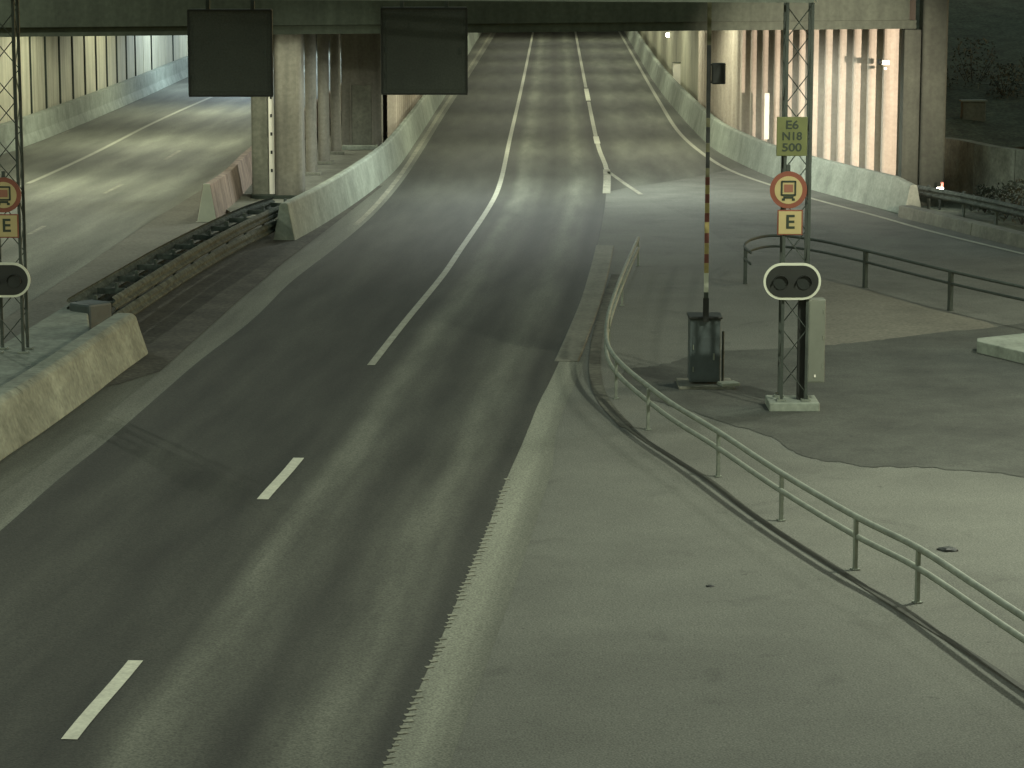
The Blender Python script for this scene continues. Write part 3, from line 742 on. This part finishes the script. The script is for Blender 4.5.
def signal_head(cx_, cy_, Y, where):
    z = row_h(cy_, Y); c = gy(cx_, Y, z); wd, ht = .98, .63
    e = empty('warning_signal', c, label='black oval twin-lamp signal with white border on the '+where, cat='traffic signal', group='oval twin-lamp signals')
    def stadium(w_, h_, y0, y1, n=16):
        mb = MB(); r = h_/2; pts = []
        for k in range(n+1): a = R(-90+180*k/n); pts.append((w_/2-r+r*math.cos(a), r*math.sin(a)))
        for k in range(n+1): a = R(90+180*k/n); pts.append((-w_/2+r+r*math.cos(a), r*math.sin(a)))
        A = [mb.bm.verts.new((x, y0, z_)) for x, z_ in pts]; B = [mb.bm.verts.new((x, y1, z_)) for x, z_ in pts]; m_ = len(pts)
        for i in range(m_): mb.bm.faces.new((A[i], A[(i+1) % m_], B[(i+1) % m_], B[i]))
        mb.bm.faces.new(A); mb.bm.faces.new(B[::-1]); return mb
    stadium(wd, ht, 0, .03).build('border', M['white'], e)
    stadium(wd-.085, ht-.085, -.008, .02).build('backboard', M['black'], e)
    for sx in (-1, 1):
        mb = MB(); mb.tube((sx*.2, -.03, -.02), (sx*.2, -.006, -.02), .115, 24); lens_ = mb.build('lens', M['lens'], e, smooth=False)
        mb = MB(); n = 14     # visor hood
        for k in range(n):
            a, b = R(-10+200*k/n), R(-10+200*(k+1)/n); q = [(sx*.2+.13*math.cos(t), .13*math.sin(t)-.02) for t in (a, b)]; l_ = .09
            V = [mb.bm.verts.new((q[0][0], -.01, q[0][1])), mb.bm.verts.new((q[1][0], -.01, q[1][1])), mb.bm.verts.new((q[1][0], -l_, q[1][1])), mb.bm.verts.new((q[0][0], -l_, q[0][1]))]
            mb.bm.faces.new(V)
        bmesh.ops.remove_doubles(mb.bm, verts=mb.bm.verts, dist=1e-4)
        v_ = mb.build('visor', M['black'], lens_); md = v_.modifiers.new('thick', 'SOLIDIFY'); md.thickness = .006
    MB().box((0, .14, 0), (.2, .22, .2)).build('bracket', M['steel_dark'], e)
    return e
YR = mastR.location.y-.27
YL = mastL.location.y-.30
round_sign(788.5, 190, YR, 'right mast'); e_sign(790, 222.5, YR, 'right mast'); signal_head(792.3, 281.5, YR-.06, 'right mast')
round_sign(3.5, 195, YL, 'left mast'); e_sign(6.5, 226, YL, 'left mast'); signal_head(3, 280, YL-.06, 'left mast')
# kilometre / exit plate
z = row_h(136.5, YR); c = gy(792, YR, z)
e = empty('road_sign', c, label='lime green plate reading E6 N18 500 high on the right mast', cat='road sign')
MB().box((0, .01, 0), (.52, .02, .66), bev=.01).build('sign_plate', M['lime'], e)
text_mesh('lettering', 'E6', .20, M['letters'], e, (0, -.004, .19), width=.21)
text_mesh('lettering', 'N18', .19, M['letters'], e, (0, -.004, .0), width=.33)
text_mesh('lettering', '500', .19, M['letters'], e, (0, -.004, -.19), width=.33)
# grey cabinet on the mast
z0 = row_h(383, YR); z1 = row_h(300, YR); a, b = gy(808, YR, 1), gy(825, YR, 1)
e = empty('electrical_cabinet', ((a.x+b.x)/2, YR+.18, z0), label='tall narrow grey cabinet fixed to the right mast', cat='cabinet')
MB().box((0, 0, (z1-z0)/2), (b.x-a.x, .3, z1-z0), bev=.012).build('cabinet_body', M['cab'], e)
MB().box((0, -.153, (z1-z0)/2), (b.x-a.x-.04, .008, z1-z0-.06)).build('door', M['cab'], e)
dr_ = [o for o in e.children if o.name.startswith('door')][0]
MB().box((-.02, -.165, .12), (.03, .02, .04)).build('lock', M['reflect'], dr_)
for hz in (.25, .75, 1.2): MB().tube((.11, -.16, hz), (.11, -.16, hz+.07), .010).build('hinge', M['steel'], dr_)

# boom barrier with its arm raised
bp_ = g(705, 389)
Yb = bp_.y+.1
e = empty('boom_barrier', (bp_.x, Yb, 0), label='road barrier with dark cabinet and raised striped boom', cat='barrier')
ca, cb = gy(690, Yb), gy(721, Yb); cw = cb.x-ca.x
zt = row_h(318, Yb)
MB().box((0, .25, zt/2+.05), (cw, .5, zt-.1), bev=.02).build('cabinet', M['teal'], e)
MB().box((0, .22, zt+.01), (cw+.05, .58, .05), bev=.015).build('cabinet_lid', M['black'], e)
MB().box((0, -.006, zt*.42), (cw*.8, .012, zt*.62)).build('cabinet_door', M['teal'], e)
cd_ = [o for o in e.children if o.name.startswith('cabinet_door')][0]
MB().box((cw*.28, -.022, zt*.45), (.03, .03, .12), bev=.005).build('handle', M['steel'], cd_)
for hz in (.3, .7): MB().tube((-cw*.38, -.02, hz), (-cw*.38, -.02, hz+.09), .012).build('hinge', M['steel'], cd_)
MB().tube((cw*.5+.05, .1, .06), (cw*.5+.05, .1, zt*.8), .022).build('conduit', M['steel_dark'], e)
MB().box((.02, .25, .035), (1.0, .95, .07), bev=.02).build('footing', M['concrete_dark'], e)
MB().box((.42, -.05, .09), (.34, .3, .06), rz=.3, bev=.01).build('kerb_stone', M['concrete'], e)
def seg(nm, ya, yb, m, r=.045):
    za, zb = row_h(ya, Yb-.08), row_h(yb, Yb-.08); MB().box((0, -.08, (za+zb)/2), (r*1.7, .06, zb-za)).build(nm, m, e)
seg('boom_hinge', 322, 298, M['black'], .06)
seg('boom_sleeve', 292, 273, M['white'])
seg('boom_sleeve', 298, 292.2, M['steel_dark'])
ys = [273, 263, 254, 243, 233, 222, 213, 203, 194, 185, 177]
for i in range(len(ys)-1): seg('boom_stripe', ys[i]-.15, ys[i+1], M['dull_yellow'] if i % 2 == 0 else M['dull_red'])
ys = [177, 168, 152, 143, 127, 118, 102]
for i in range(len(ys)-1): seg('boom_stripe', ys[i]-.15, ys[i+1], M['black'] if i % 2 else M['olive'], .04)
seg('boom_arm', 101.8, 45, M['black'], .042); seg('boom_tip', 44.8, -20, M['olive'], .042)
# traffic camera box at boom height
hb = row_h(84, Yb-.08); ht_ = row_h(63, Yb-.08); xx = gy(718, Yb, hb).x-e.location.x
MB().box((xx, -.08, (hb+ht_)/2), (.24, .2, ht_-hb), bev=.02).box((xx/2, -.08, hb+.03), (xx, .04, .03)).box((xx/2, -.08, ht_-.03), (xx, .04, .03)).build('lamp_box', M['black'], e)

# ------------------------------------------------------------------ right side odds and ends
# concrete slab at right edge
sl = [g(978, 352), g(1100, 384), g(1110, 345), g(1020, 345)]
mb = MB().prism([(p.x, p.y) for p in [g(977, 338, .24), g(977, 341, .24), g(1024, 352, .24), g(1120, 375, .24), g(1120, 325, .24), g(1024, 333, .24)]], 0, .24)
props(mb.build('concrete_slab', M['concrete'], bevel=.02), label='pale concrete slab lying at the right edge behind the darker patch of ground', cat='concrete slab')
# retaining wall and slope to the right of the pier
rw = [Vector((gy(943, 84).x, 84, 0)), Vector((gy(962, 83).x, 83.0, 0)), Vector((gy(1000, 80).x, 80, 0)), Vector((gy(1075, 77).x, 77, 0))]
mb = MB().sweep(rw, [(-.15, 0), (-.15, 1.75), (.2, 1.75), (.2, 0)], 3, .03)
props(mb.build('retaining_wall', M['block']), label='low grey retaining wall at the right edge beyond the bridge pier', cat='wall')
mb = MB()
nx, ny = 24, 16
gv = [[mb.bm.verts.new((13.4+i*2.0, 84.5+j*5-i*.25, 1.5+min(4, j*.8)+random.uniform(-.15, .2))) for i in range(nx)] for j in range(ny)]
for j in range(ny-1):
    for i in range(nx-1): mb.bm.faces.new((gv[j][i], gv[j][i+1], gv[j+1][i+1], gv[j+1][i]))
props(mb.build('embankment', M['soil'], smooth=True), kind='structure')
c = gy(973, 88, 2.2)
e = empty('junction_box', (c.x, 88, 1.9), label='dim pale box standing on the dark slope right of the pier', cat='box')
MB().box((0, 0, .35), (.75, .4, .7), bev=.03).build('box_body', M['concrete_dark'], e); MB().box((0, 0, .73), (.85, .5, .05)).build('box_lid', M['cab'], e)
e = empty('hand_railing', (gy(975, 92, 2.5).x, 92, 2.2), label='thin handrail on the dark slope at the upper right', cat='railing')
MB().tube((0, 0, .75), (3.5, 0, .75), .022).build('rail', M['steel'], e)
for k in range(3): MB().tube((k*1.6+.1, 0, 0), (k*1.6+.1, 0, .75), .018).build('post', M['steel'], e)
def shrub(c, h, label, n=260, grp='dark shrubs by the right guardrail'):
    e = empty('shrub', c, label=label, cat='shrub', group=grp)
    st = MB()
    for k in range(7):
        a = random.uniform(0, 6.28); st.tube((0, 0, 0), (math.cos(a)*h*.4, math.sin(a)*h*.4, h*random.uniform(.6, 1)), .015, 5, .004)
    st.build('stem', M['bark'], e)
    lf = MB()
    for k in range(n):
        a = random.uniform(0, 6.28); rr = h*.55*random.random()**.5; z_ = h*random.uniform(.1, 1); rr *= (1.1-z_/h*.5)
        c0 = Vector((rr*math.cos(a), rr*math.sin(a), z_)); u_ = Vector((random.uniform(-1, 1), random.uniform(-1, 1), random.uniform(-1, 1))).normalized()*.06; v_ = u_.orthogonal().normalized()*.035
        lf.bm.faces.new([lf.bm.verts.new(c0+q) for q in (-u_, v_, u_, -v_)])
    lf.build('foliage', M['leaf'], e)
for (x_, Y_, h_, lb_) in ((985, 78.2, .8, 'small dark shrub before the retaining wall, left of the others'), (1006, 76.5, 1.0, 'dark shrub tight against the rusty guardrail, middle one'), (1022, 75, 1.25, 'largest dark shrub, cut by the right picture edge')):
    shrub(gy(x_, Y_), h_, lb_)
for k in range(9):
    X_ = 14.5+k*1.1+random.uniform(-.3, .3); Y_ = 88+random.uniform(-1, 6)
    shrub((X_, Y_, 1.7+(Y_-84.5)*.1), random.uniform(1.2, 2.2), 'dark bush on the slope above the retaining wall at the upper right', 420, 'dark bushes on the slope')
# lit marker lamp on the guardrail end
z = row_h(190, 79.0); c = gy(940, 79.0, z)
e = empty('marker_lamp', (c.x, 79.0, z-.5), label='small glowing white marker lamp at the foot of the pier', cat='lamp')
MB().tube((0, 0, -.6), (0, 0, .42), .03).build('stand', M['steel_dark'], e)
MB().box((0, 0, .5), (.20, .12, .16), bev=.03).build('lamp_glass', M['tyre_lit'], e)
MB().box((.06, 0, .67), (.09, .08, .14), bev=.02).build('red_reflector', M['red'], e)
lamp('marker_light', (c.x, 78.8, z+.1), 9, (1, .95, .9), .08, e)
# camera / floodlight on the fluted wall, cable tray and pipes
Yc = 80.5; z = row_h(62, Yc); c = gy(884, Yc, z)
e = empty('security_camera', c, label='small white camera on a bracket on the fluted wall near the pier', cat='camera')
MB().box((0, -.25, 0), (.24, .32, .15), bev=.02).build('housing', M['reflect'], e)
MB().tube((-.14, -.4, .02), (-.22, -.42, .02), .09, 12).build('lens', M['black'], e)
MB().tube((.02, -.2, -.18), (.1, .35, -.2), .045).build('bracket', M['reflect'], e)
Yc = 93.0; z0 = 1.0; c = gy(766, Yc, 1.0)
e = empty('cable_duct', (c.x, Yc-.1, 1.0), label='short pale upright duct on the fluted wall left of the mast', cat='duct')
MB().box((0, 0, row_h(93, Yc)/2-.5), (.17, .1, row_h(93, Yc)-1.0), bev=.01).build('duct_body', M['white'], e)
MB().box((.05, .15, .9), (.1, .35, .05)).build('bracket', M['steel'], e)
# box on right barrier
Yc = g(668, 92).y; z = row_h(76, Yc); c = gy(668, Yc, z)
e = empty('control_box', (c.x+.45, Yc, 0), label='pale box standing behind the right barrier far down the road', cat='box')
MB().box((0, 0, row_h(63, Yc)/2), (.40, .4, row_h(63, Yc)), bev=.02).build('box_body', M['reflect'], e); MB().box((0, 0, row_h(63, Yc)+.02), (.46, .46, .04)).build('box_lid', M['cab'], e)
Yc = 150; z = row_h(35, Yc); c = gy(668, Yc, z)
e = empty('wall_lamp', c, label='glowing round lamp high on the far right wall', cat='lamp')
MB().tube((0, -.1, 0), (0, .05, 0), .13, 16).build('lamp_glass', M['tyre_lit'], e)
MB().tube((0, .05, 0), (.4, .3, 0), .05).build('bracket', M['steel_dark'], e)
# debris
for (x_, y_, s2, lb_) in ((948, 550, .11, 'small dark lump of debris right of the pipe railing'), (710, 586, .04, 'tiny dark pebble on the asphalt below the railing')):
    c = g(x_, y_, .01); mb = MB(); bmesh.ops.create_icosphere(mb.bm, subdivisions=2, radius=s2)
    for v in mb.bm.verts: v.co = Vector((v.co.x*1.3, v.co.y, abs(v.co.z)*.4))*random.uniform(.8, 1.15)
    o = mb.build('debris', M['black']); o.location = c; props(o, label=lb_, cat='debris')

# ------------------------------------------------------------------ street lamps (outside the frame) and under-bridge luminaires
def street_lamp(x, y_, arm, h, label, power=POW_STREET, col=COL_STREET, size=.16):
    e = empty('street_lamp', (x, y_, 0), label=label, cat='street lamp', group='street lamps along the road')
    MB().tube((0, 0, 0), (0, 0, h), .10, 12, .05).build('pole', M['steel'], e)
    MB().tube((0, 0, h-.05), (arm, 0, h+.25), .04, 8).build('arm', M['steel'], e)
    MB().box((arm, 0, h+.28), (.7, .3, .14), bev=.03).build('lamp_head', M['steel_dark'], e)
    MB().box((arm, 0, h+.195), (.5, .22, .03)).build('lamp_glass', M['lamp_lens'], e)
    lamp('lamp_light', (x+arm, y_, h+.02), power, col, size, e, spot=165, target=(x+arm, y_, 0), blend=.35)
street_lamp(11.9, 36.5, -2.0, 10.0, 'tall street lamp beside the apron on the right', POW_STREET*1.75)
street_lamp(15.5, 52, -2.0, 10.0, 'added tall street lamp beside the slip road, brightening the right side', POW_STREET*.8, size=.7)  # lamp added out of frame to brighten the middle of the apron
street_lamp(-15.5, 30, 1.8, 11.0, 'tall street lamp left of the oncoming road, near', POW_STREET*.9)
street_lamp(-3.5, -3, 1.6, 12.0, 'tall street lamp behind the viewpoint', POW_STREET*1.7, size=1.6)
street_lamp(-21, 68, 1.8, 11.0, 'tall street lamp left of the oncoming road, farther', POW_STREET*.9)
def deck_lamp(x, y_, z, power, col, m, label, grp, size=.3):
    e = empty('ceiling_luminaire', (x, y_, z), label=label, cat='luminaire', group=grp)
    MB().box((0, 0, .08), (1.3, .22, .12), bev=.03).build('housing', M['steel_dark'], e)
    MB().box((0, 0, .005), (1.2, .16, .02)).build('lamp_glass', m, e)
    lamp('luminaire_light', (x, y_, z-.04), power, col, size, e, spot=168, target=(x, y_, 0), blend=.3)
for Y_ in (84.5, 101, 117, 133, 149, 165, 182, 200):
    row = 8.276*2700/Y_-72.3
    for f_ in (.27, .80):
        pw_ = POW_DECK*(2.3 if Y_ < 90 else 1.35 if Y_ < 110 else 1.0)
        a, b = fl(row), fb(min(row, 214)) if row < 190 else 740
        deck_lamp(gy(a+(b-a)*f_, Y_).x, Y_, 5.75, pw_, (.88, .98, .90) if Y_ < 90 else COL_DECK, M['lamp_lens'], 'long ceiling luminaire under the bridge over the main lanes', 'ceiling luminaires over the main lanes')
for Y_ in (86, 104, 122, 140, 158, 176):
    row = 8.276*2700/Y_-72.3
    c = .5*(LB(row)+LR(row)); cool = Y_ > 128
    deck_lamp(gy(c, Y_).x, Y_, 5.75, POW_DECK*(2.3 if not cool else 4.5), COL_DECK if not cool else COL_BLUE, M['lamp_lens'] if not cool else M['led_blue'], 'long ceiling luminaire under the bridge over the oncoming road', 'ceiling luminaires over the oncoming road')
# added floodlights: one brightens the pillars, one rakes the fluted wall
def added_flood(x, y_, z, target, power, col, ang, label):
    e = empty('floodlight', (x, y_, z), label=label, cat='floodlight', group='added floodlights lighting the bridge')
    MB().box((0, 0, .12), (.35, .2, .26), bev=.03).build('housing', M['steel_dark'], e)
    MB().box((0, .11, .12), (.28, .02, .2)).build('lamp_glass', M['lamp_lens'], e)
    MB().box((0, 0, -.05), (.08, .08, .14)).build('bracket', M['steel_dark'], e)
    lamp('added_flood_light', (x, y_+.18, z+.1), power, col, .12, e, spot=ang, target=target, blend=.95)
deck_lamp(-5.9, 78.2, 5.6, 420, COL_DECK, M['lamp_lens'], 'added ceiling luminaire hidden behind the bridge edge, brightening the pillars', 'ceiling luminaires over the main lanes')  # extra luminaire, hidden by the girder, added to light the pillar tops
added_flood(mastL.location.x+7, mastL.location.y, GZ+.98, (-6.5, 86, 1.5), POW_ADDED_FLOOD*.5, COL_STREET, 14, 'added floodlight on the gantry aimed at the pillars')
added_flood(12.9, 36.2, 5.6, (8.3, 94, 2.7), 145000, COL_WARM, 13, 'added floodlight on the right street lamp pole, raking the fluted wall')
